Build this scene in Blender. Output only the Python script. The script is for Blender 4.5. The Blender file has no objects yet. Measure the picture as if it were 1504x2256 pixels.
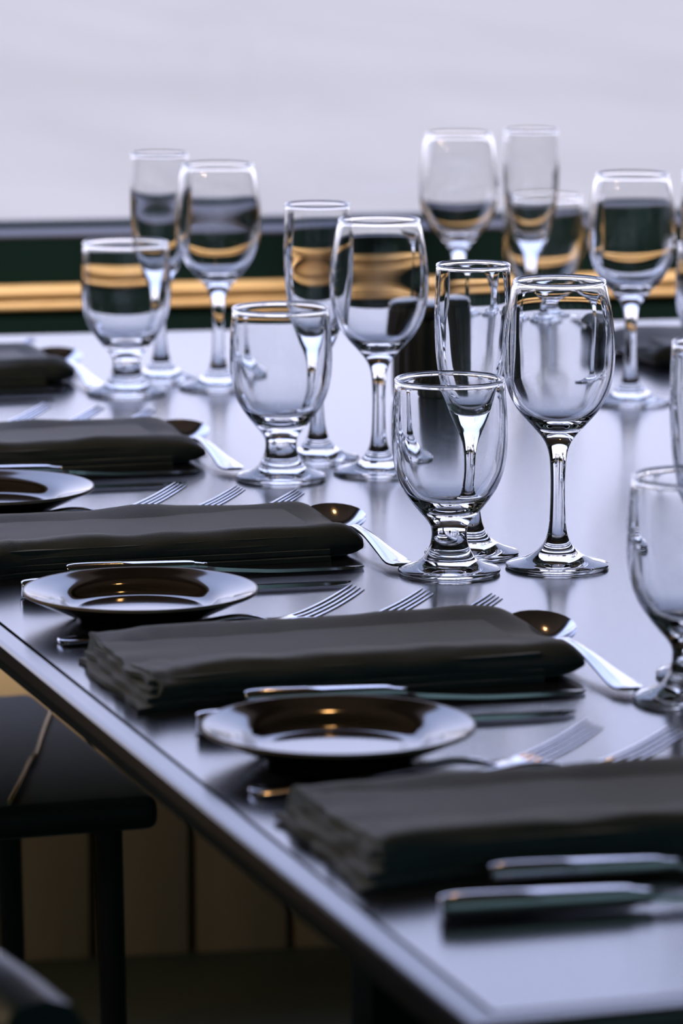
import bpy, bmesh, math, random
from mathutils import Vector, noise

# ------------------------------------------------------------------ camera, sky, exposure
SC = bpy.context.scene
COL = SC.collection
TZ = 0.75                      # height of the table top; x runs across the table, y along it

cam_d = bpy.data.cameras.new('camera')
cam = bpy.data.objects.new('camera', cam_d)
COL.objects.link(cam)
cam.location = (-0.6576, -1.8088, TZ + 0.565)
cam.rotation_euler = (math.radians(90 - 9.7242), 0, math.radians(-17.9))
cam_d.sensor_fit = 'VERTICAL'
cam_d.sensor_height = 36.0
cam_d.lens = 9500.0 / 2256.0 * 36.0
cam_d.clip_start = 0.05
cam_d.clip_end = 2000
cam_d.dof.use_dof = True
cam_d.dof.focus_distance = 3.10
cam_d.dof.aperture_fstop = 8.0
SC.camera = cam

SC.view_settings.view_transform = 'Standard'
SC.view_settings.look = 'None'
SC.view_settings.exposure = 0.0
SC.view_settings.gamma = 1.0
SC.view_settings.use_curve_mapping = False
cy = SC.cycles
cy.max_bounces = 28
cy.transmission_bounces = 26
cy.glossy_bounces = 10
cy.diffuse_bounces = 4
cy.transparent_max_bounces = 16
cy.caustics_reflective = False
cy.caustics_refractive = False
cy.blur_glossy = 0.6
cy.sample_clamp_indirect = 6.0
cy.use_denoising = True

W = bpy.data.worlds.new('overcast_sky')
SC.world = W
W.use_nodes = True
bg = W.node_tree.nodes['Background']
bg.inputs[1].default_value = 2.5
# overcast sky: whiter near the horizon, bluer higher up, the same all around
wn = W.node_tree
wtc = wn.nodes.new('ShaderNodeTexCoord')
wsp = wn.nodes.new('ShaderNodeSeparateXYZ')
wrp = wn.nodes.new('ShaderNodeValToRGB')
wrp.color_ramp.elements[0].position = 0.0
wrp.color_ramp.elements[0].color = (0.86, 0.81, 0.95, 1)
wrp.color_ramp.elements[1].position = 0.45
wrp.color_ramp.elements[1].color = (0.50, 0.60, 1.0, 1)
el = wrp.color_ramp.elements.new(0.22)
el.color = (0.66, 0.71, 1.03, 1)
wn.links.new(wtc.outputs['Generated'], wsp.inputs[0])
wn.links.new(wsp.outputs['Z'], wrp.inputs[0])
wn.links.new(wrp.outputs[0], bg.inputs[0])

# ------------------------------------------------------------------ materials
def mat(name, color, rough=0.5, metal=0.0, ior=1.5, noise_amt=0.0, noise_scale=20, stretch=(1, 1, 1),
        color2=None, bump=0.0, bump_scale=200, coat=0.0, sheen=0.0, trans=0.0, emit=None, emit_s=0.0, spec=0.5):
    m = bpy.data.materials.new(name)
    m.use_nodes = True
    nt = m.node_tree
    b = nt.nodes['Principled BSDF']
    b.inputs['Base Color'].default_value = (*color, 1)
    b.inputs['Roughness'].default_value = rough
    b.inputs['Metallic'].default_value = metal
    b.inputs['IOR'].default_value = ior
    b.inputs['Specular IOR Level'].default_value = spec
    b.inputs['Coat Weight'].default_value = coat
    b.inputs['Coat Roughness'].default_value = 0.05
    b.inputs['Sheen Weight'].default_value = sheen
    b.inputs['Sheen Roughness'].default_value = 0.4
    b.inputs['Transmission Weight'].default_value = trans
    if emit:
        b.inputs['Emission Color'].default_value = (*emit, 1)
        b.inputs['Emission Strength'].default_value = emit_s
    if color2 or bump:
        tc = nt.nodes.new('ShaderNodeTexCoord')
        mp = nt.nodes.new('ShaderNodeMapping')
        mp.inputs['Scale'].default_value = stretch
        nt.links.new(tc.outputs['Object'], mp.inputs[0])
    if color2:
        n = nt.nodes.new('ShaderNodeTexNoise')
        n.inputs['Scale'].default_value = noise_scale
        n.inputs['Detail'].default_value = 5
        nt.links.new(mp.outputs[0], n.inputs[0])
        r = nt.nodes.new('ShaderNodeValToRGB')
        r.color_ramp.elements[0].position = 0.3
        r.color_ramp.elements[1].position = 0.7
        r.color_ramp.elements[0].color = (*color, 1)
        r.color_ramp.elements[1].color = (*color2, 1)
        nt.links.new(n.outputs[0], r.inputs[0])
        nt.links.new(r.outputs[0], b.inputs['Base Color'])
    if bump:
        n2 = nt.nodes.new('ShaderNodeTexNoise')
        n2.inputs['Scale'].default_value = bump_scale
        n2.inputs['Detail'].default_value = 4
        nt.links.new(mp.outputs[0], n2.inputs[0])
        bp = nt.nodes.new('ShaderNodeBump')
        bp.inputs['Strength'].default_value = bump
        bp.inputs['Distance'].default_value = 0.002
        nt.links.new(n2.outputs[0], bp.inputs['Height'])
        nt.links.new(bp.outputs[0], b.inputs['Normal'])
    return m

M = {}
M['table'] = mat('dark_lacquered_tabletop', (0.030, 0.036, 0.055), 0.17, ior=2.25, color2=(0.042, 0.048, 0.070),
                 noise_scale=5, stretch=(2, 14, 1), bump=0.015, bump_scale=60)
M['table_edge'] = mat('table_edge_band', (0.035, 0.040, 0.06), 0.20, ior=2.25, color2=(0.05, 0.055, 0.08), noise_scale=30)
M['apron'] = mat('dark_stained_apron', (0.012, 0.022, 0.018), 0.8, color2=(0.017, 0.026, 0.020), noise_scale=12, stretch=(1, 8, 8), spec=0.1)
M['steel'] = mat('polished_stainless_steel', (0.66, 0.67, 0.72), 0.13, metal=1.0, bump=0.01, bump_scale=900)
M['glass'] = mat('clear_glass', (0.985, 0.99, 0.99), 0.0, ior=1.5, trans=1.0)
M['napkin'] = mat('charcoal_cotton', (0.100, 0.138, 0.158), 0.66, color2=(0.132, 0.172, 0.192), noise_scale=45,
                  bump=0.35, bump_scale=1400, sheen=0.9)
M['plate'] = mat('brown_glazed_stoneware', (0.052, 0.040, 0.027), 0.07, ior=2.0, color2=(0.064, 0.048, 0.032), noise_scale=30)
M['plate_rim'] = mat('pale_beige_rim', (0.40, 0.34, 0.27), 0.4, color2=(0.33, 0.27, 0.21), noise_scale=60)  # paler beige strip along the plate's outer edge
M['jar'] = mat('dark_ribbed_ceramic', (0.055, 0.058, 0.054), 0.25, color2=(0.070, 0.072, 0.066), noise_scale=25)
M['jar_lid'] = mat('dark_satin_lid', (0.022, 0.032, 0.033), 0.22, color2=(0.03, 0.04, 0.042), noise_scale=25)
M['wall_dark'] = mat('dark_green_painted_wall', (0.0022, 0.0125, 0.0140), 0.8, color2=(0.0028, 0.0150, 0.0165), noise_scale=6, spec=0.1)
M['wall_teal'] = mat('teal_bounce_wall', (0.20, 0.31, 0.32), 0.8, color2=(0.22, 0.34, 0.35), noise_scale=3)  # unseen room walls, teal chosen so their bounce tints the fill light
M['ceiling'] = mat('brown_wood_ceiling', (0.28, 0.20, 0.13), 0.8, color2=(0.33, 0.235, 0.15), noise_scale=4, stretch=(1, 10, 1))
M['floor'] = mat('dark_floor', (0.07, 0.10, 0.085), 0.6, color2=(0.085, 0.11, 0.09), noise_scale=4)
M['plank'] = mat('brown_wood_planks', (0.47, 0.38, 0.27), 0.6, color2=(0.55, 0.44, 0.31), noise_scale=5, stretch=(6, 6, 1), bump=0.1, bump_scale=60)
M['gold_wood'] = mat('honey_lacquered_wood', (0.72, 0.50, 0.28), 0.3, color2=(0.88, 0.68, 0.44), noise_scale=8, stretch=(3, 40, 40), coat=0.4)
M['sill'] = mat('blue_grey_window_sill', (0.055, 0.062, 0.105), 0.5, color2=(0.065, 0.072, 0.12), noise_scale=10, ior=1.3)
M['black_leather'] = mat('black_leather', (0.012, 0.038, 0.040), 0.42, color2=(0.016, 0.044, 0.046), noise_scale=20, bump=0.2, bump_scale=250)
M['black_metal'] = mat('black_metal', (0.012, 0.018, 0.018), 0.4, color2=(0.016, 0.02, 0.02), noise_scale=20)
M['brass'] = mat('brass', (0.75, 0.56, 0.30), 0.25, metal=1.0, color2=(0.65, 0.48, 0.25), noise_scale=30)
M['water'] = mat('hazy_pale_water', (0.490, 0.412, 0.307), 1.0, color2=(0.565, 0.470, 0.348), noise_scale=0.5, stretch=(0.9, 0.2, 1), spec=0.0)
M['bulb_added'] = mat('added_warm_bulb', (1, 0.8, 0.6), 0.3, emit=(1.0, 0.74, 0.48), emit_s=330)  # for the pendants added at the left as fill
M['bulb'] = mat('warm_bulb', (1, 0.7, 0.4), 0.3, emit=(1.0, 0.52, 0.18), emit_s=60)

pane = bpy.data.materials.new('window_glass')
pane.use_nodes = True
nt = pane.node_tree
nt.nodes.clear()
out = nt.nodes.new('ShaderNodeOutputMaterial')
mx = nt.nodes.new('ShaderNodeMixShader')
tr = nt.nodes.new('ShaderNodeBsdfTransparent')
gl = nt.nodes.new('ShaderNodeBsdfGlossy')
gl.inputs['Roughness'].default_value = 0.0
mx.inputs[0].default_value = 0.04
nt.links.new(tr.outputs[0], mx.inputs[1])
nt.links.new(gl.outputs[0], mx.inputs[2])
nt.links.new(mx.outputs[0], out.inputs[0])
M['pane'] = pane

# ------------------------------------------------------------------ helpers
def link(name, me, m, parent=None, loc=None, smooth=True):
    o = bpy.data.objects.new(name, me)
    COL.objects.link(o)
    if m and not me.materials:
        me.materials.append(m)
    if parent:
        o.parent = parent
    if loc:
        o.location = loc
    return o

def to_mesh(name, bm, smooth=True, angle=None):
    me = bpy.data.meshes.new(name)
    bmesh.ops.recalc_face_normals(bm, faces=bm.faces)
    bm.to_mesh(me)
    bm.free()
    for p in me.polygons:
        p.use_smooth = smooth
    if smooth and angle:
        me.set_sharp_from_angle(angle=math.radians(angle))
    return me

def thing(name, label, cat, loc=(0, 0, 0), rz=0, group=None):
    o = bpy.data.objects.new(name, None)
    o.empty_display_size = 0.02
    COL.objects.link(o)
    o.location = loc
    o.rotation_euler = (0, 0, rz)
    tag(o, label, cat, group)
    return o

def tag(o, label, cat=None, group=None, kind=None):
    o['label'] = label
    if cat:
        o['category'] = cat
    if group:
        o['group'] = group
    if kind:
        o['kind'] = kind
    return o

def box(bm, x0, x1, y0, y1, z0, z1, bev=0.0, seg=2):
    r = bmesh.ops.create_cube(bm, size=1)
    for v in r['verts']:
        v.co = Vector(((x0 + x1) / 2 + v.co.x * (x1 - x0), (y0 + y1) / 2 + v.co.y * (y1 - y0), (z0 + z1) / 2 + v.co.z * (z1 - z0)))
    if bev:
        es = list({e for v in r['verts'] for e in v.link_edges})
        bmesh.ops.bevel(bm, geom=es, offset=bev, segments=seg, affect='EDGES', profile=0.6)

def boxmesh(name, *a, bev=0.0, seg=2):
    bm = bmesh.new()
    box(bm, *a, bev=bev, seg=seg)
    return to_mesh(name, bm, bev > 0, 40 if bev else None)

def tube_mesh(name, pts, r, seg=12):
    bm = bmesh.new()
    rings = []
    n = len(pts)
    for i, p in enumerate(pts):
        p = Vector(p)
        t = (Vector(pts[min(i + 1, n - 1)]) - Vector(pts[max(i - 1, 0)])).normalized()
        a = t.orthogonal().normalized() if i == 0 else (a - t * a.dot(t)).normalized()
        b = t.cross(a)
        rr = r[i] if isinstance(r, (list, tuple)) else r
        rings.append([bm.verts.new(p + (a * math.cos(k / seg * 2 * math.pi) + b * math.sin(k / seg * 2 * math.pi)) * rr) for k in range(seg)])
    for i in range(n - 1):
        for k in range(seg):
            bm.faces.new((rings[i][k], rings[i][(k + 1) % seg], rings[i + 1][(k + 1) % seg], rings[i + 1][k]))
    bm.faces.new(rings[0][::-1])
    bm.faces.new(rings[-1])
    return to_mesh(name, bm, True, 50)

def catmull(pts, per=5):
    out = []
    n = len(pts)
    for i in range(n - 1):
        p0, p1, p2, p3 = pts[max(i - 1, 0)], pts[i], pts[i + 1], pts[min(i + 2, n - 1)]
        for k in range(per):
            t = k / per
            q = []
            for c in range(len(p1)):
                q.append(0.5 * (2 * p1[c] + (p2[c] - p0[c]) * t + (2 * p0[c] - 5 * p1[c] + 4 * p2[c] - p3[c]) * t * t
                                + (3 * p1[c] - p0[c] - 3 * p2[c] + p3[c]) * t ** 3))
            out.append(tuple(q))
    out.append(tuple(pts[-1]))
    return out

def lathe_piece(name, prof, nrm, seg=72):
    """surface of revolution of an open (r, z) profile with exact smooth normals"""
    verts, faces, ns = [], [], []
    ring = []
    for (r, z), (nr, nz) in zip(prof, nrm):
        if r < 1e-5:
            ring.append([len(verts)])
            verts.append((0, 0, z))
            ns.append((0, 0, 1 if nz > 0 else -1))
        else:
            ids = []
            for k in range(seg):
                a = 2 * math.pi * k / seg
                ids.append(len(verts))
                verts.append((r * math.cos(a), r * math.sin(a), z))
                ns.append((nr * math.cos(a), nr * math.sin(a), nz))
            ring.append(ids)
    for a, b in zip(ring[:-1], ring[1:]):
        for k in range(seg):
            k2 = (k + 1) % seg
            if len(a) == 1 and len(b) > 1:
                faces.append((a[0], b[k2], b[k]))
            elif len(b) == 1 and len(a) > 1:
                faces.append((a[k], a[k2], b[0]))
            elif len(a) > 1:
                faces.append((a[k], a[k2], b[k2], b[k]))
    me = bpy.data.meshes.new(name)
    me.from_pydata(verts, [], faces)
    for p in me.polygons:
        p.use_smooth = True
    me.update()
    me.normals_split_custom_set_from_vertices(ns)
    return me

def profile_normals(prof):
    ns = []
    n = len(prof)
    for i in range(n):
        a, b = prof[max(i - 1, 0)], prof[min(i + 1, n - 1)]
        tr_, tz = b[0] - a[0], b[1] - a[1]
        l = math.hypot(tr_, tz) or 1
        ns.append((tz / l, -tr_ / l))
    return ns

# ------------------------------------------------------------------ the setting
WA = math.radians(-7.5)                  # the window wall is not square with the table
WO = Vector((0.484, 3.0, 0))             # a point on its inner face
def wall_obj(name, me, m, parent=None):
    o = link(name, me, m, parent)
    if parent is None:
        o.location = (WO.x, WO.y, 0)
        o.rotation_euler = (0, 0, WA)
    return o
ZW0, ZW1 = TZ + 0.042, TZ + 1.72         # window opening
XW0, XW1 = -1.65, 1.90
ZC = 2.72

fl = link('floor', boxmesh('floor', -3.6, 4.4, -4.2, 3.9, -0.12, 0.0), M['floor'])
tag(fl, 'dark floor under the dining table', kind='structure')
ce = link('ceiling', boxmesh('ceiling', -3.6, 4.4, -4.2, 3.9, ZC, ZC + 0.1), M['ceiling'])
tag(ce, 'brown wooden ceiling', kind='structure')
for nm, a in (('wall_left', (-3.6, -3.5, -4.2, 3.9)), ('wall_right', (4.3, 4.4, -4.2, 3.9)), ('wall_front', (-3.6, 4.4, -4.2, -4.1))):
    w = link(nm, boxmesh(nm, *a, 0, ZC), M['wall_teal'])
    tag(w, 'room wall, teal to tint the bounced light', kind='structure')

bm = bmesh.new()
T0 = 0.16
box(bm, -4.3, 4.3, 0, T0, 0, ZW0 - 0.003)
box(bm, -4.3, 4.3, 0, T0, ZW1, ZC)
box(bm, -4.3, XW0, 0, T0, ZW0 - 0.003, ZW1)
box(bm, XW1, 4.3, 0, T0, ZW0 - 0.003, ZW1)
wb = wall_obj('wall_back', to_mesh('wall_back', bm, False), M['wall_dark'])
tag(wb, 'dark green wall below the wide window', kind='structure')

win = thing('window_1', 'wide window behind the table with pale view', None, (WO.x, WO.y, 0), WA)
win['kind'] = 'structure'
link('window_sill', boxmesh('sill', XW0 - 0.05, XW1 + 0.05, -0.002, T0 + 0.02, ZW0 - 0.003, ZW0, bev=0.0006), M['sill'], win)
bm = bmesh.new()
box(bm, XW0, XW0 + 0.05, 0.05, 0.11, ZW0, ZW1)
box(bm, XW1 - 0.05, XW1, 0.05, 0.11, ZW0, ZW1)
box(bm, XW0 + 0.05, XW1 - 0.05, 0.05, 0.11, ZW1 - 0.05, ZW1)
box(bm, XW0 + 0.05, XW1 - 0.05, 0.085, 0.11, ZW0 - .001, ZW0 + 0.005)
link('window_frame', to_mesh('frame', bm, False), M['wall_dark'], win)
link('window_pane', boxmesh('pane', XW0 + 0.05, XW1 - 0.05, 0.095, 0.097, ZW0 + 0.005, ZW1 - 0.05), M['pane'], win)

# honey coloured double rail moulding along the wall
tr1 = thing('trim_1', 'honey coloured double wooden rail along the dark wall', None, (WO.x, WO.y, 0), WA)
tr1['kind'] = 'structure'
for zc, rz_, ry in ((TZ - 0.0225, 0.0078, 0.011), (TZ - 0.0388, 0.0048, 0.007)):
    bm = bmesh.new()
    n = 20
    rings = []
    for x in (-4.0, -2.0, 0.0, 2.0, 4.0):
        ring = []
        for k in range(n):
            a = 2 * math.pi * k / n
            ring.append(bm.verts.new((x, -0.004 + ry * math.cos(a), zc + rz_ * math.sin(a))))
        rings.append(ring)
    for a, b in zip(rings[:-1], rings[1:]):
        for k in range(n):
            bm.faces.new((a[k], a[(k + 1) % n], b[(k + 1) % n], b[k]))
    bm.faces.new(rings[0]); bm.faces.new(rings[-1])
    link('rail', to_mesh('rail', bm, True, 60), M['gold_wood'], tr1)

# low boarded plinth under the window: boards one by one
pl = thing('trim_2', 'low boarded brown wood plinth under the window wall', None, (WO.x, WO.y, 0), WA)
pl['kind'] = 'structure'
link('core', boxmesh('core', -2.4, 2.6, -0.225, 0.0, 0.0, 0.46), M['wall_dark'], pl)
link('ledge', boxmesh('ledge', -2.4, 2.6, -0.250, 0.0, 0.46, 0.485, bev=0.004), M['plank'], pl)
pw = 0.1125
pm = boxmesh('plank', 0, pw - 0.009, -0.245, -0.225, 0.0, 0.46, bev=0.003)
x = -2.4
xs0 = -0.15
while x < 2.5:
    o = link('plank', pm, M['plank'], pl, loc=(x, 0, 0))
    x += pw

wt = link('lake_water', boxmesh('lake_water', -400, 400, 3.8, 900, -3.6, -3.5), M['water'])
tag(wt, 'pale hazy water outside the window', kind='structure')

# ------------------------------------------------------------------ the table
Y0, X0, X1 = -0.012, -0.014, 1.249
def yfar(x): return 2.51 - 0.132 * x
table = thing('dining_table', 'long dark glossy dining table with a fine groove along its edge', 'table', (0.6, 1.2, 0))
def off(me):
    for v in me.vertices:
        v.co.x -= 0.6
        v.co.y -= 1.2
    return me
def slab(bm, x0, x1, y0, d, z0, z1):
    b = [bm.verts.new(p) for p in ((x0, y0, z0), (x1, y0, z0), (x1, yfar(x1) - d, z0), (x0, yfar(x0) - d, z0))]
    t = [bm.verts.new((v.co.x, v.co.y, z1)) for v in b]
    bm.faces.new(b[::-1]); bm.faces.new(t)
    for k in range(4):
        bm.faces.new((b[k], b[(k + 1) % 4], t[(k + 1) % 4], t[k]))
    return b, t
bm = bmesh.new()
slab(bm, 0.0018, X1 - 0.0158, 0.0038, 0.0158, TZ - 0.0125, TZ)
link('tabletop', off(to_mesh('tabletop', bm, False)), M['table'], table)
# the edge band: a rounded strip around the top, separated by a fine groove
bm = bmesh.new()
secs = []
sec = [(0.0140, -0.012), (0.0140, -0.0010), (0.0130, -0.0002), (0.0030, -0.0010), (0.0012, -0.0018), (0.0003, -0.0034), (0.0, -0.0055), (0.0, -0.012)]
corners = [((X0, Y0), (1, 1)), ((X1, Y0), (-1, 1)), ((X1, yfar(X1)), (-1, -1)), ((X0, yfar(X0)), (1, -1))]
for (px, py), (sx, sy) in corners:
    secs.append([bm.verts.new((px + sx * d, py + sy * d, TZ + z)) for d, z in sec])
for i in range(4):
    a, b = secs[i], secs[(i + 1) % 4]
    for k in range(len(sec)):
        bm.faces.new((a[k], a[(k + 1) % len(sec)], b[(k + 1) % len(sec)], b[k]))
link('edge_band', off(to_mesh('edge_band', bm, True, 12)), M['table_edge'], table)
bm = bmesh.new()
slab(bm, X0 + 0.0015, X1 - 0.0015, Y0 + 0.0015, 0.0015, TZ - 0.020, TZ - 0.0119)
link('edge_core', off(to_mesh('edge_core', bm, False)), M['apron'], table)
bm = bmesh.new()
slab(bm, X0 + 0.17, X1 - 0.17, Y0 + 0.10, 0.17, TZ - 0.10, TZ - 0.0195)
link('apron', off(to_mesh('apron', bm, False)), M['apron'], table)
for lx, ly in ((0.50, 0.20), (0.74, 0.20), (0.66, 2.10), (0.90, 2.06)):
    me = boxmesh('leg', lx - 0.035, lx + 0.035, ly - 0.035, ly + 0.035, 0.0, TZ - 0.09, bev=0.006)
    link('leg', off(me), M['apron'], table)

# ------------------------------------------------------------------ glasses
def finish(outer, inner, z_split, per=5):
    """outer: (r,z) from the foot's underside centre to the rim, inner: rim to the bowl's bottom"""
    o = catmull(outer, per)
    i = catmull([(max(0.0, r - .0010 * min(1, r / .02) * min(1, max(0, inner[0][1] - z - .006) / .05)), z) for (r, z) in inner], per)
    full = o + i[1:] if math.dist(o[-1], i[0]) < 1e-6 else o + i
    full = [(max(r, 0.0), z) for r, z in full]
    ns = profile_normals(full)
    # split where the outside passes the two heights
    idx = []
    foot_edge = max(range(len(o)), key=lambda k: o[k][0] if o[k][1] < 0.012 else -1)
    for zs in z_split:
        k = foot_edge
        while full[k][1] < zs:
            k += 1
        idx.append(k)
    a, b = idx
    return {'foot': (full[:a + 1], ns[:a + 1]), 'stem': (full[a:b + 1], ns[a:b + 1]), 'bowl': (full[b:], ns[b:])}

goblet_prof = finish(
    [(0, .0022), (.015, .0018), (.030, .0006), (.0345, .0), (.0362, .0006), (.0368, .0024), (.0355, .0040), (.030, .0056), (.024, .0076), (.0195, .0105),
     (.0168, .0145), (.0142, .0195), (.0129, .0250), (.0127, .0300), (.0137, .0345), (.0170, .0395), (.0222, .0455), (.0285, .0535), (.0345, .0630),
     (.0385, .0735), (.0407, .0850), (.0415, .0980), (.0413, .1100), (.0406, .1220), (.0398, .1320), (.0394, .1372), (.0396, .1392), (.0393, .1405), (.0383, .1411)],
    [(.0383, .1411), (.0373, .1405), (.0370, .1392), (.0373, .1372), (.0380, .1320), (.0389, .1220), (.0396, .1100), (.0398, .0980), (.0389, .0850), (.0366, .0740),
     (.0325, .0645), (.0268, .0565), (.0195, .0510), (.0100, .0480), (0, .0472)], (.0165, .0365))
wine_prof = finish(
    [(0, .0020), (.015, .0016), (.030, .0005), (.0350, .0), (.0368, .0006), (.0375, .0020), (.0362, .0034), (.030, .0050), (.0225, .0072), (.0160, .0112),
     (.0108, .0165), (.0078, .0225), (.0062, .0310), (.0055, .0430), (.0052, .0560), (.0054, .0690), (.0062, .0800), (.0080, .0880), (.0115, .0945),
     (.0165, .1005), (.0230, .1075), (.0300, .1160), (.0357, .1270), (.0392, .1400), (.0405, .1540), (.0400, .1680), (.0382, .1830), (.0358, .1960),
     (.0338, .2045), (.0334, .2072), (.0331, .2085), (.0322, .2091)],
    [(.0322, .2091), (.0312, .2085), (.0310, .2072), (.0318, .2045), (.0342, .1960), (.0368, .1830), (.0386, .1680), (.0391, .1540), (.0378, .1400), (.0343, .1280),
     (.0285, .1175), (.0210, .1100), (.0130, .1060), (.0060, .1042), (0, .1037)], (.0190, .0830))
flute_prof = finish(
    [(0, .0020), (.015, .0016), (.028, .0005), (.0325, .0), (.0342, .0006), (.0349, .0020), (.0336, .0034), (.028, .0052), (.0205, .0080), (.0140, .0125),
     (.0095, .0190), (.0070, .0270), (.0056, .0380), (.0048, .0520), (.0046, .0640), (.0052, .0740), (.0068, .0820), (.0100, .0900), (.0140, .0980),
     (.0183, .1085), (.0220, .1200), (.0248, .1330), (.0268, .1480), (.0278, .1640), (.0280, .1800), (.0276, .1960), (.0271, .2105), (.0272, .2128), (.0270, .2141), (.0261, .2147)],
    [(.0261, .2147), (.0252, .2141), (.0250, .2128), (.0253, .2105), (.0261, .1960), (.0267, .1800), (.0264, .1640), (.0253, .1480), (.0231, .1335), (.0200, .1215),
     (.0158, .1120), (.0105, .1065), (.0050, .1045), (0, .1040)], (.0210, .0780))
glass_meshes = {}
for kind, prof in (('goblet', goblet_prof), ('wine', wine_prof), ('flute', flute_prof)):
    glass_meshes[kind] = {p: lathe_piece(kind + '_' + p, *prof[p]) for p in ('foot', 'stem', 'bowl')}
GN = {'goblet': ('water_goblet', 'goblet', 'short stemmed water goblets'),
      'wine': ('wine_glass', 'wine glass', 'tall stemmed wine glasses'),
      'flute': ('champagne_flute', 'champagne flute', 'slim champagne flutes')}
def glass(kind, x, y, label, rz=0.0):
    nm, cat, grp = GN[kind]
    t = thing(nm, label, cat, (x, y, TZ), rz, grp)
    for p in ('bowl', 'stem', 'foot'):
        link(p, glass_meshes[kind][p], M['glass'], t)
    return t
ORD = ['first', 'second', 'third', 'fourth', 'fifth']
GL = [(1, (.350, .606), (.389, .670), None),
      (2, (.350, 1.060), (.390, 1.124), (.4315, 1.057)),
      (3, (.358, 1.495), (.416, 1.580), (.4435, 1.501)),
      (4, (.3665, 2.007), (.421, 2.085), (.458, 2.018))]
for k, g, f_, w_ in GL:
    s = ORD[k] + ' setting from the table corner'
    glass('goblet', *g, 'short clear water goblet on thick stem, ' + s, .3 * k)
    glass('flute', *f_, 'slim clear champagne flute behind the goblet, ' + s, .5 * k)
    if w_:
        glass('wine', *w_, 'empty clear wine glass beside the goblet, ' + s, .7 * k)
for nm, g, f_, w_ in (('closest to the window', (.886, 2.300), (.847, 2.233), (.787, 2.280)),
                      ('next to the ribbed jar', (.884, 1.832), (.846, 1.765), (.787, 1.810))):
    s = 'opposite side, place ' + nm
    glass('goblet', *g, 'short clear water goblet on the ' + s, 1.1)
    glass('flute', *f_, 'slim clear champagne flute on the ' + s, 1.3)
    glass('wine', *w_, 'empty clear wine glass on the ' + s, 1.7)

# ------------------------------------------------------------------ cutlery
def strip(bm, pts, cap=True, dish=0.0):
    """pts: (x, y, z, half width, half thickness) sections of a bar running along x with rounded section"""
    n = 10
    rings = []
    for (x, y, z, hw, ht) in pts:
        ring = []
        for k in range(n):
            a = 2 * math.pi * (k + .5) / n
            c, s = math.cos(a), math.sin(a)
            c = math.copysign(abs(c) ** .55, c)
            s = math.copysign(abs(s) ** .7, s)
            ring.append(bm.verts.new((x, y + hw * c, z + ht * s + dish * c * c * hw)))
        rings.append(ring)
    for a, b in zip(rings[:-1], rings[1:]):
        for k in range(n):
            bm.faces.new((a[k], a[(k + 1) % n], b[(k + 1) % n], b[k]))
    bm.faces.new(rings[0]); bm.faces.new(rings[-1])
def strip_mesh(name, pts, per=4, dish=0.0):
    bm = bmesh.new()
    strip(bm, catmull(pts, per), dish=dish)
    return to_mesh(name, bm, True, 50)

FORK = {}
FORK['handle'] = strip_mesh('fork_handle', [(0, 0, .0022, .0060, .0015), (.003, 0, .0022, .0092, .0018), (.02, 0, .0026, .0098, .0018), (.06, 0, .0048, .0066, .0019),
                                            (.100, 0, .0066, .0042, .0018), (.122, 0, .0084, .0034, .0021), (.136, 0, .0072, .0036, .0022), (.146, 0, .0050, .0060, .0016)])
FORK['head'] = strip_mesh('fork_head', [(.145, 0, .0054, .0056, .0016), (.150, 0, .0038, .0098, .0013), (.156, 0, .0030, .0122, .0012), (.164, 0, .0030, .0127, .0011), (.170, 0, .0040, .0128, .0011)])
FORK['tine'] = [strip_mesh('fork_tine', [(.168, j * .0072 + dj, .0036, .0029, .0007), (.180, j * .0072 + dj, .0063, .0027, .0007), (.195, j * .0070 + dj, .0118, .0025, .0007),
                                         (.208, j * .0068 + dj, .0180, .0022, .0007), (.215, j * .0067 + dj, .0218, .0009, .0006)]) for j, dj in ((-1.5, 0), (-.5, 0), (.5, 0), (1.5, 0))]
def fork(x, y, rz, label, sc=1.0):
    t = thing('dinner_fork', label, 'fork', (x, y, TZ), rz, 'stainless steel forks')
    t.scale = (sc, sc, sc)
    link('handle', FORK['handle'], M['steel'], t)
    link('head', FORK['head'], M['steel'], t)
    for me in FORK['tine']:
        link('tine', me, M['steel'], t)
KN = {}
KN['handle'] = strip_mesh('knife_handle', [(0, 0, .0062, .0050, .0040), (.002, 0, .0065, .0068, .0058), (.015, 0, .0068, .0076, .0064), (.05, 0, .0065, .0066, .0062), (.088, 0, .0062, .0056, .0058), (.096, 0, .0060, .0050, .0054)])
KN['bolster'] = strip_mesh('knife_bolster', [(.095, 0, .0060, .0046, .0050), (.100, 0, .0060, .0040, .0044), (.106, 0, .0060, .0042, .0036)])
bm = bmesh.new()
bp = catmull([(.104, -.0035, .0040, .0016), (.118, -.0085, .0050, .0014), (.160, -.0100, .0054, .0012), (.200, -.0096, .0052, .0010), (.218, -.0068, .0042, .0008), (.226, .0000, .0032, .0005)], 4)
rings = []
for (bx, y0, y1, th) in bp:
    zb = .0016 + max(0.0, .0030 * (1 - (bx - .104) / .05))
    rings.append([bm.verts.new(p) for p in ((bx, y0, zb), (bx, y1, zb - .0004), (bx, y1, zb + .0004), (bx, y0 + .0006, zb + 2 * th))])
for a, b in zip(rings[:-1], rings[1:]):
    for k in range(4):
        bm.faces.new((a[k], a[(k + 1) % 4], b[(k + 1) % 4], b[k]))
bm.faces.new(rings[0]); bm.faces.new(rings[-1])
KN['blade'] = to_mesh('knife_blade', bm, True, 30)
def knife(x, y, rz, label, sc=1.0):
    t = thing('table_knife', label, 'knife', (x, y, TZ), rz, 'stainless steel knives')
    t.scale = (sc, sc, sc)
    for p in ('handle', 'bolster', 'blade'):
        link(p, KN[p], M['steel'], t)

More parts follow.
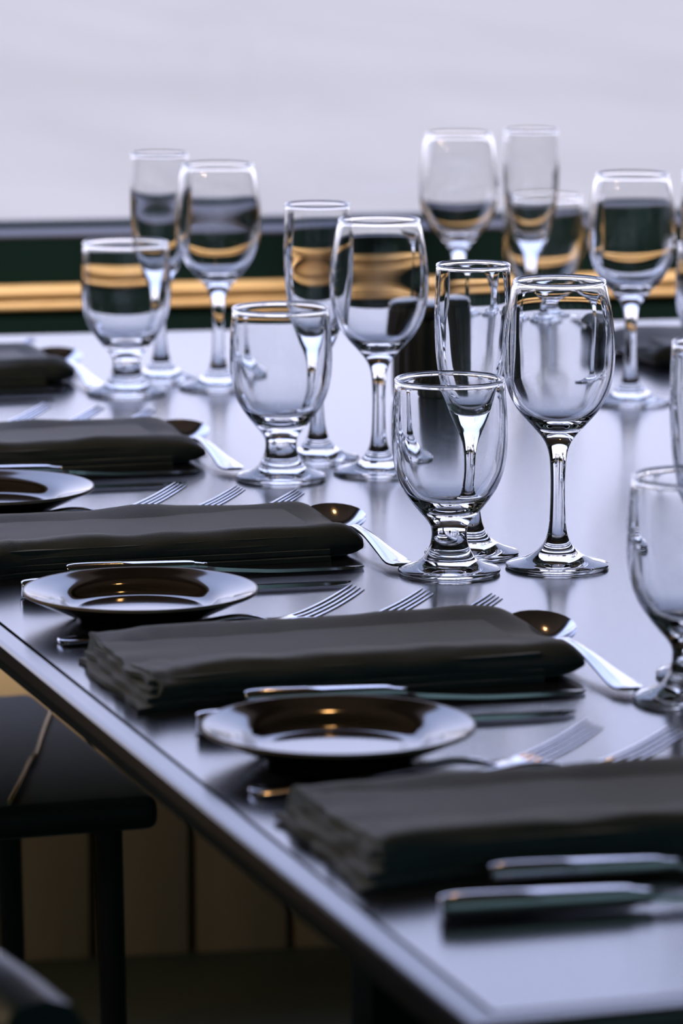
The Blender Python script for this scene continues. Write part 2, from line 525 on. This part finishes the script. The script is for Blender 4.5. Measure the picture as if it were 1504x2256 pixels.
# spoon: local +x runs from bowl tip to handle end
bm = bmesh.new()
nu, nv = 18, 24
Ls, Ws, Ds = .064, .0215, .0105
def spoon_pt(u, v, inner):
    a = 2 * math.pi * v
    r = u
    ex = (Ls / 2) * r * math.cos(a)
    wy = Ws * r * math.sin(a) * (1 + .16 * math.cos(a) * -1)
    z = -Ds * (1 - r ** 2.2) + (0 if inner else -.0014 * (1 - .35 * r))
    return (ex, wy, z)
grid = {}
for inner in (1, 0):
    c = bm.verts.new(spoon_pt(0, 0, inner))
    rings = []
    for i in range(1, nu + 1):
        rings.append([bm.verts.new(spoon_pt(i / nu, k / nv, inner)) for k in range(nv)])
    for k in range(nv):
        bm.faces.new((c, rings[0][k], rings[0][(k + 1) % nv]))
    for a, b in zip(rings[:-1], rings[1:]):
        for k in range(nv):
            bm.faces.new((a[k], b[k], b[(k + 1) % nv], a[(k + 1) % nv]))
    grid[inner] = rings[-1]
for k in range(nv):
    bm.faces.new((grid[1][k], grid[0][k], grid[0][(k + 1) % nv], grid[1][(k + 1) % nv]))
tilt = math.radians(7)
for v in bm.verts:                         # tip a little higher than the neck
    x_, z_ = v.co.x, v.co.z
    v.co.x = x_ * math.cos(tilt) + z_ * math.sin(tilt)
    v.co.z = -x_ * math.sin(tilt) + z_ * math.cos(tilt) + .0126
SPB = to_mesh('spoon_bowl', bm, True, 60)
SPH = strip_mesh('spoon_handle', [(.0285, 0, .0080, .0068, .0016), (.036, 0, .0092, .0040, .0022), (.050, 0, .0110, .0032, .0023), (.080, 0, .0108, .0040, .0020), (.120, 0, .0070, .0066, .0018),
                                  (.150, 0, .0045, .0092, .0017), (.163, 0, .0042, .0095, .0016), (.170, 0, .0044, .0068, .0014), (.172, 0, .0045, .0040, .0010)])
def spoon(x, y, rz, label):
    t = thing('dessert_spoon', label, 'spoon', (x, y, TZ), rz, 'stainless steel spoons')
    link('bowl', SPB, M['steel'], t)
    link('handle', SPH, M['steel'], t)

# ------------------------------------------------------------------ folded napkins
def napkin(x, y, rz, label, seed, L=.288, Wd=.150, T=.0215):
    t = thing('folded_napkin', label, 'napkin', (x, y, TZ), rz, 'folded charcoal napkins')
    rnd = random.Random(seed)
    so = Vector((seed * 7.3, seed * 3.1, 0))
    def nz(a, b, c=0.0):
        return noise.noise(Vector((a, b, c)) + so)
    # closed section (y from the front fold to the back)
    NS = 44
    sec = []
    topn = [(0.00, .50), (.012, .74), (.045, .95), (.10, 1.12), (.19, 1.05), (.34, .86), (.50, .68), (.65, .64), (.80, .84), (.92, 1.02), (.98, .84), (1.0, .45)]
    botn = [(.985, .18), (.95, .08), (.80, .0), (.5, .0), (.2, .0), (.06, .04), (.015, .20)]
    base = topn + botn
    pts = catmull(base + [base[0]], 3)[:-1]
    bm = bmesh.new()
    NX = 64
    rings = []
    for i in range(NX + 1):
        s = i / NX
        X = s * L
        # the right-hand end is a soft rounded fold
        e = max(0.0, (s - .93) / .07)
        shr = math.sqrt(max(0.0, 1 - e * e * .80))
        ring = []
        for (fy, fz) in pts:
            yy = (fy - .5) * Wd
            zz = fz * T
            if e > 0:
                yy = yy * (.93 + .07 * shr)
                zz = (zz - .42 * T) * shr + .42 * T
            topw = max(0.0, min(1.0, (fz - .45) / .4))
            zz += topw * (.0032 * nz(s * 3.2, fy * 2.0) + .0018 * nz(s * 9, fy * 3.5, 5) + .0028 * max(0, 1 - s * 5) * nz(s * 22, fy * 6, 9))
            yy += (.0030 * nz(s * 3.5, fz * 2, 3) + .0016 * nz(s * 11, fz * 2, 7)) * (1 if fy < .5 else .6)
            # open left end skews towards the front
            sk = max(0.0, 1 - s / .22)
            if fy < .3:
                yy -= .012 * sk * sk
            xx = X + (.004 * nz(fy * 9, fz * 3, 1) + .010 * (1 - fy) * 0.6) * max(0, 1 - s * 8) + .006 * nz(fy * 4, 2, 2) * e
            ring.append(bm.verts.new((xx, yy, max(zz, 0.0002))))
        rings.append(ring)
    n = len(pts)
    for a, b in zip(rings[:-1], rings[1:]):
        for k in range(n):
            bm.faces.new((a[k], a[(k + 1) % n], b[(k + 1) % n], b[k]))
    for R in (rings[0], rings[-1]):
        c = Vector((0, 0, 0))
        for v in R:
            c += v.co
        cv = bm.verts.new(c / n + Vector(((.002 if R is rings[0] else .003), 0, 0)))
        for k in range(n):
            bm.faces.new((cv, R[k], R[(k + 1) % n]))
    link('cover', to_mesh('napkin_cover', bm, True, 75), M['napkin'], t)
    # inner layers, their wavy edges peep out at the open end and the front
    for j in range(4):
        bm = bmesh.new()
        z0 = .0012 + j * .0048
        NXl, NYl = 30, 30
        xl = -.010 + .0035 * j + .004 * rnd.random()
        fr = -.5 * Wd - .004 + .0022 * j
        bk = .5 * Wd - .006 - .004 * j
        vt, vb = [], []
        for i in range(NXl + 1):
            s = i / NXl
            rt_, rb_ = [], []
            for k in range(NYl + 1):
                q = k / NYl
                xx = xl + s * (L * .9 - xl) + (.0012 * math.sin(q * 23 + j * 1.7 + seed) + .006 * nz(q * 3, j * 3, 4)) * max(0, 1 - s * 4)
                sk = max(0.0, 1 - s / .25)
                yy = fr + q * (bk - fr) + .002 * nz(s * 6, j * 2, 6) * (1 - q) - .016 * sk * sk * (1 - q) * (1 - j * .2)
                zz = z0 + (.0007 * math.sin(q * 17 + j * 2.1 + seed) + .0022 * nz(q * 4, j, 8)) * max(0, 1 - s * 5)
                rt_.append(bm.verts.new((xx, yy, max(zz + .0022, .0010))))
                rb_.append(bm.verts.new((xx, yy, max(zz - .0010, .0002))))
            vt.append(rt_); vb.append(rb_)
        for i in range(NXl):
            for k in range(NYl):
                bm.faces.new((vt[i][k], vt[i + 1][k], vt[i + 1][k + 1], vt[i][k + 1]))
                bm.faces.new((vb[i][k], vb[i][k + 1], vb[i + 1][k + 1], vb[i + 1][k]))
        for i in range(NXl):
            bm.faces.new((vt[i][0], vb[i][0], vb[i + 1][0], vt[i + 1][0]))
            bm.faces.new((vt[i][-1], vt[i + 1][-1], vb[i + 1][-1], vb[i][-1]))
        for k in range(NYl):
            bm.faces.new((vt[0][k], vt[0][k + 1], vb[0][k + 1], vb[0][k]))
            bm.faces.new((vt[-1][k], vb[-1][k], vb[-1][k + 1], vt[-1][k + 1]))
        link('fold_layer', to_mesh('fold_layer', bm, True, 60), M['napkin'], t)

# ------------------------------------------------------------------ bread plates
pp = catmull([(0, .0030), (.030, .0030), (.041, .0), (.0435, .0), (.0455, .0022), (.056, .0070), (.068, .0122), (.0785, .0172), (.0800, .0184)], 4)
pi_ = catmull([(.0800, .0184), (.0797, .0200), (.0785, .0201), (.070, .0178), (.060, .0150), (.0545, .0125), (.0500, .0088), (.0450, .0070), (.036, .0064), (0, .0062)], 4)
fullp = pp + pi_[1:]
pn = profile_normals(fullp)
ki = len(pp) - 2
kj = len(pp) + 7
PM = {'underside': lathe_piece('plate_underside', fullp[:ki + 1], pn[:ki + 1], 96),
      'rim_edge': lathe_piece('plate_rim_edge', fullp[ki:kj + 1], pn[ki:kj + 1], 96),
      'dish': lathe_piece('plate_dish', fullp[kj:], pn[kj:], 96)}
def plate(x, y, label):
    t = thing('bread_plate', label, 'plate', (x, y, TZ), 0, 'glazed bread plates')
    link('dish', PM['dish'], M['plate'], t)
    link('underside', PM['underside'], M['plate'], t)
    o = link('rim_edge', PM['rim_edge'], M['plate_rim'], t)
    o['label'] = 'pale beige rim edge'

# ------------------------------------------------------------------ place settings along the left edge
# (x offset, y offset) of each setting; the second is the measured one
SETS = [(-.002, -.447), (0, 0), (.002, .448), (.010, .900), (.026, 1.395)]
for k, (dx, dy) in enumerate(SETS):
    s = ORD[k] + ' setting from the table corner'
    napkin(.024 + dx, .766 + dy, math.radians((-1.5, -1.0, -1.0, -1.0, 0)[k]), 'charcoal folded cloth napkin with open layered end, ' + s, 11 + k)
    fork(.021 + dx, .893 + dy, math.radians(6.5), 'outermost steel fork of three, ' + ('under the bread plate rim, ' if k < 4 else '') + s)
    fork(.060 + dx, .879 + dy, math.radians(2.5), 'middle steel fork of three behind the napkin, ' + s)
    fork(.098 + dx, .854 + dy, math.radians(1), 'steel fork lying closest to the napkin, ' + s)
    knife(.079 + dx, .666 + dy, math.radians(-5.5), 'steel knife lying against the napkin, ' + s, .96)
    knife(.033 + dx, .611 + dy, math.radians(-5.0), 'outer steel knife with its handle beyond the napkin, ' + s, 1.04)
    if k:
        spoon(.325 + dx, .800 + dy, math.radians(-92), 'steel dessert spoon at the head of the napkin, ' + s)
    if k < 4:
        plate(.096 + dx, (.524, .968, 1.414, 1.868)[k], 'dark glazed bread plate beside the forks, ' + s)

# one setting of the opposite side shows behind the wine glasses
so = 'opposite side beside the glasses'
napkin(1.18, 2.080, math.pi, 'charcoal folded cloth napkin on the ' + so, 31)
knife(1.15, 2.185, math.pi, 'steel knife lying against the napkin on the ' + so)
knife(1.19, 2.235, math.pi, 'outer steel knife away from the napkin on the ' + so)
spoon(.905, 2.075, math.radians(88), 'steel dessert spoon at the head of the napkin on the ' + so)

# ------------------------------------------------------------------ dark ribbed jar in the middle of the table
jar = thing('ribbed_jar', 'dark ribbed jar with a rounded lid in the middle of the table', 'jar', (.622, 1.89, TZ))
bm = bmesh.new()
prof = catmull([(.028, 0), (.0315, .002), (.033, .012), (.033, .045), (.0325, .072), (.031, .076)], 3)
NSG = 120
rings = []
for r, z in prof:
    rings.append([bm.verts.new(((r + .0017 * math.cos(15 * 2 * math.pi * k / NSG)) * math.cos(2 * math.pi * k / NSG),
                                (r + .0017 * math.cos(15 * 2 * math.pi * k / NSG)) * math.sin(2 * math.pi * k / NSG), z)) for k in range(NSG)])
for a, b in zip(rings[:-1], rings[1:]):
    for k in range(NSG):
        bm.faces.new((a[k], a[(k + 1) % NSG], b[(k + 1) % NSG], b[k]))
bm.faces.new(rings[0]); bm.faces.new(rings[-1])
link('body', to_mesh('jar_body', bm, True, 50), M['jar'], jar)
lp = catmull([(0, .0755), (.030, .0755), (.0335, .0765), (.0345, .080), (.0335, .0845), (.029, .0885), (.018, .0905), (0, .0912)], 4)
lp = [(max(r, 0), z) for r, z in lp]
link('lid', lathe_piece('jar_lid', lp, profile_normals(lp), 64), M['jar_lid'], jar)

# ------------------------------------------------------------------ chairs
def chair(y, xs, label, piping=False):
    t = thing('dining_chair', label, 'chair', (xs, y, 0), 0, 'black upholstered dining chairs')
    link('seat', boxmesh('seat', -.225, .225, -.215, .215, .462, .49, bev=.012, seg=4), M['black_leather'], t)
    bm = bmesh.new()                       # gently curved backrest
    n = 14
    rows = []
    for i in range(n + 1):
        q = -1 + 2 * i / n
        yy = q * .215
        xb = -.235 + .035 * q * q
        top = .754 - .012 * abs(q) ** 5
        rows.append([bm.verts.new(p) for p in ((xb + .018, yy, .48), (xb - .005, yy, top - .02), (xb - .016, yy, top - .004), (xb - .028, yy, top),
                                               (xb - .044, yy, top - .004), (xb - .054, yy, top - .02), (xb - .030, yy, .48))])
    for a, b in zip(rows[:-1], rows[1:]):
        for k in range(7):
            bm.faces.new((a[k], a[(k + 1) % 7], b[(k + 1) % 7], b[k]))
    bm.faces.new(rows[0]); bm.faces.new(rows[-1])
    link('backrest', to_mesh('backrest', bm, True, 60), M['black_leather'], t)
    for lx, ly, sp in ((.19, .18, .01), (.19, -.18, .01), (-.19, .18, -.03), (-.19, -.18, -.03)):
        link('leg', tube_mesh('leg', [(lx, ly, .466), (lx + sp * .5, ly, .2), (lx + sp, ly, 0)], [.012, .011, .010], 10), M['black_metal'], t)
    link('seat_rail', boxmesh('seat_rail', -.20, .20, -.12, .12, .445, .464, bev=.004), M['black_metal'], t)
    if piping:
        o = link('strap', tube_mesh('strap', catmull([(.258 - xs, 1.863 - y, .493), (.226 - xs, 1.77 - y, .4935), (.196 - xs, 1.678 - y, .4935), (.185 - xs, 1.655 - y, .493), (.160 - xs, 1.585 - y, .4935), (.133 - xs, 1.514 - y, .493)], 3), .0022, 8), M['brass'], t)
        o['label'] = 'thin gold coloured strap across the seat'
chair(1.72, .032, 'black leather dining chair tucked under the table with gold strap', True)
chair(.33, .045, 'black leather dining chair drawn up at the table corner')

# ------------------------------------------------------------------ lamps
def pendant(x, y, z, label, bulb):
    t = thing('pendant_lamp', label, 'lamp', (x, y, ZC), 0, 'pendant lamps over the room')
    link('cord', tube_mesh('cord', [(0, 0, 0), (0, 0, z - ZC + .09)], .003, 8), M['black_metal'], t)
    lp = catmull([(.012, .10), (.03, .095), (.055, .06), (.075, .01), (.0735, .01), (.053, .058), (.028, .09), (.012, .095)], 3)
    link('shade', lathe_piece('shade', [(r, zz + z - ZC) for r, zz in lp], profile_normals(lp), 32), M['black_metal'], t)
    bl = [(0, -.03), (.015, -.026), (.026, -.012), (.028, .004), (.020, .022), (.012, .036), (0, .04)]
    bl = catmull(bl, 3)
    bl = [(max(r, 0), zz) for r, zz in bl]
    link('bulb', lathe_piece('bulb', [(r, zz + z - ZC) for r, zz in bl], profile_normals(bl), 24), M[bulb], t)
pendant(.46, 1.50, TZ + 1.30, 'dark metal pendant lamp with a dim orange bulb above the table', 'bulb')
pendant(-1.6, .9, TZ + 1.05, 'added fill pendant lamp with a bright bulb beside the table', 'bulb_added')  # this and the next are added to brighten the plinth boards
pendant(-1.7, 1.9, TZ + 1.05, 'added fill pendant lamp with a bright bulb close to the window wall', 'bulb_added')

def downlight(x, y, tx, ty, tz, power, label, size, col=(1.0, .80, .58)):
    t = thing('ceiling_spotlight', label, 'lamp', (x, y, ZC), 0, 'ceiling spotlights by the window')
    link('housing', tube_mesh('housing', [(0, 0, 0), (0, 0, -.06)], .04, 20), M['black_metal'], t)
    ld = bpy.data.lights.new('spot', 'SPOT')
    ld.energy = power
    ld.color = col
    ld.spot_size = math.radians(size)
    ld.spot_blend = .6
    ld.shadow_soft_size = .025
    lo_ = bpy.data.objects.new('spot', ld)
    COL.objects.link(lo_)
    lo_.parent = t
    lo_.location = (0, 0, -.065)
    d = Vector((tx - x, ty - y, tz - (ZC - .065)))
    lo_.rotation_euler = d.to_track_quat('-Z', 'Y').to_euler()
for xx, nm in ((.25, 'over the bread plates'), (1.25, 'over the opposite side')):
    yy = WO.y + (xx + .15 - WO.x) * math.tan(WA)
    downlight(xx, 1.35, xx + .15, yy - .01, TZ - .03, 560, 'black ceiling spotlight aimed at the wooden rail ' + nm, 24)
for xx, nm in ((-2.4, 'left end'), (-.6, 'left half'), (1.2, 'right half'), (3.0, 'right end')):  # added fill spots: the wall bounces their light onto the dark front faces
    downlight(xx, -2.6, xx, -4.1, 1.1, 90, 'added fill spotlight washing the teal wall, ' + nm, 95, (.85, .95, 1.0))
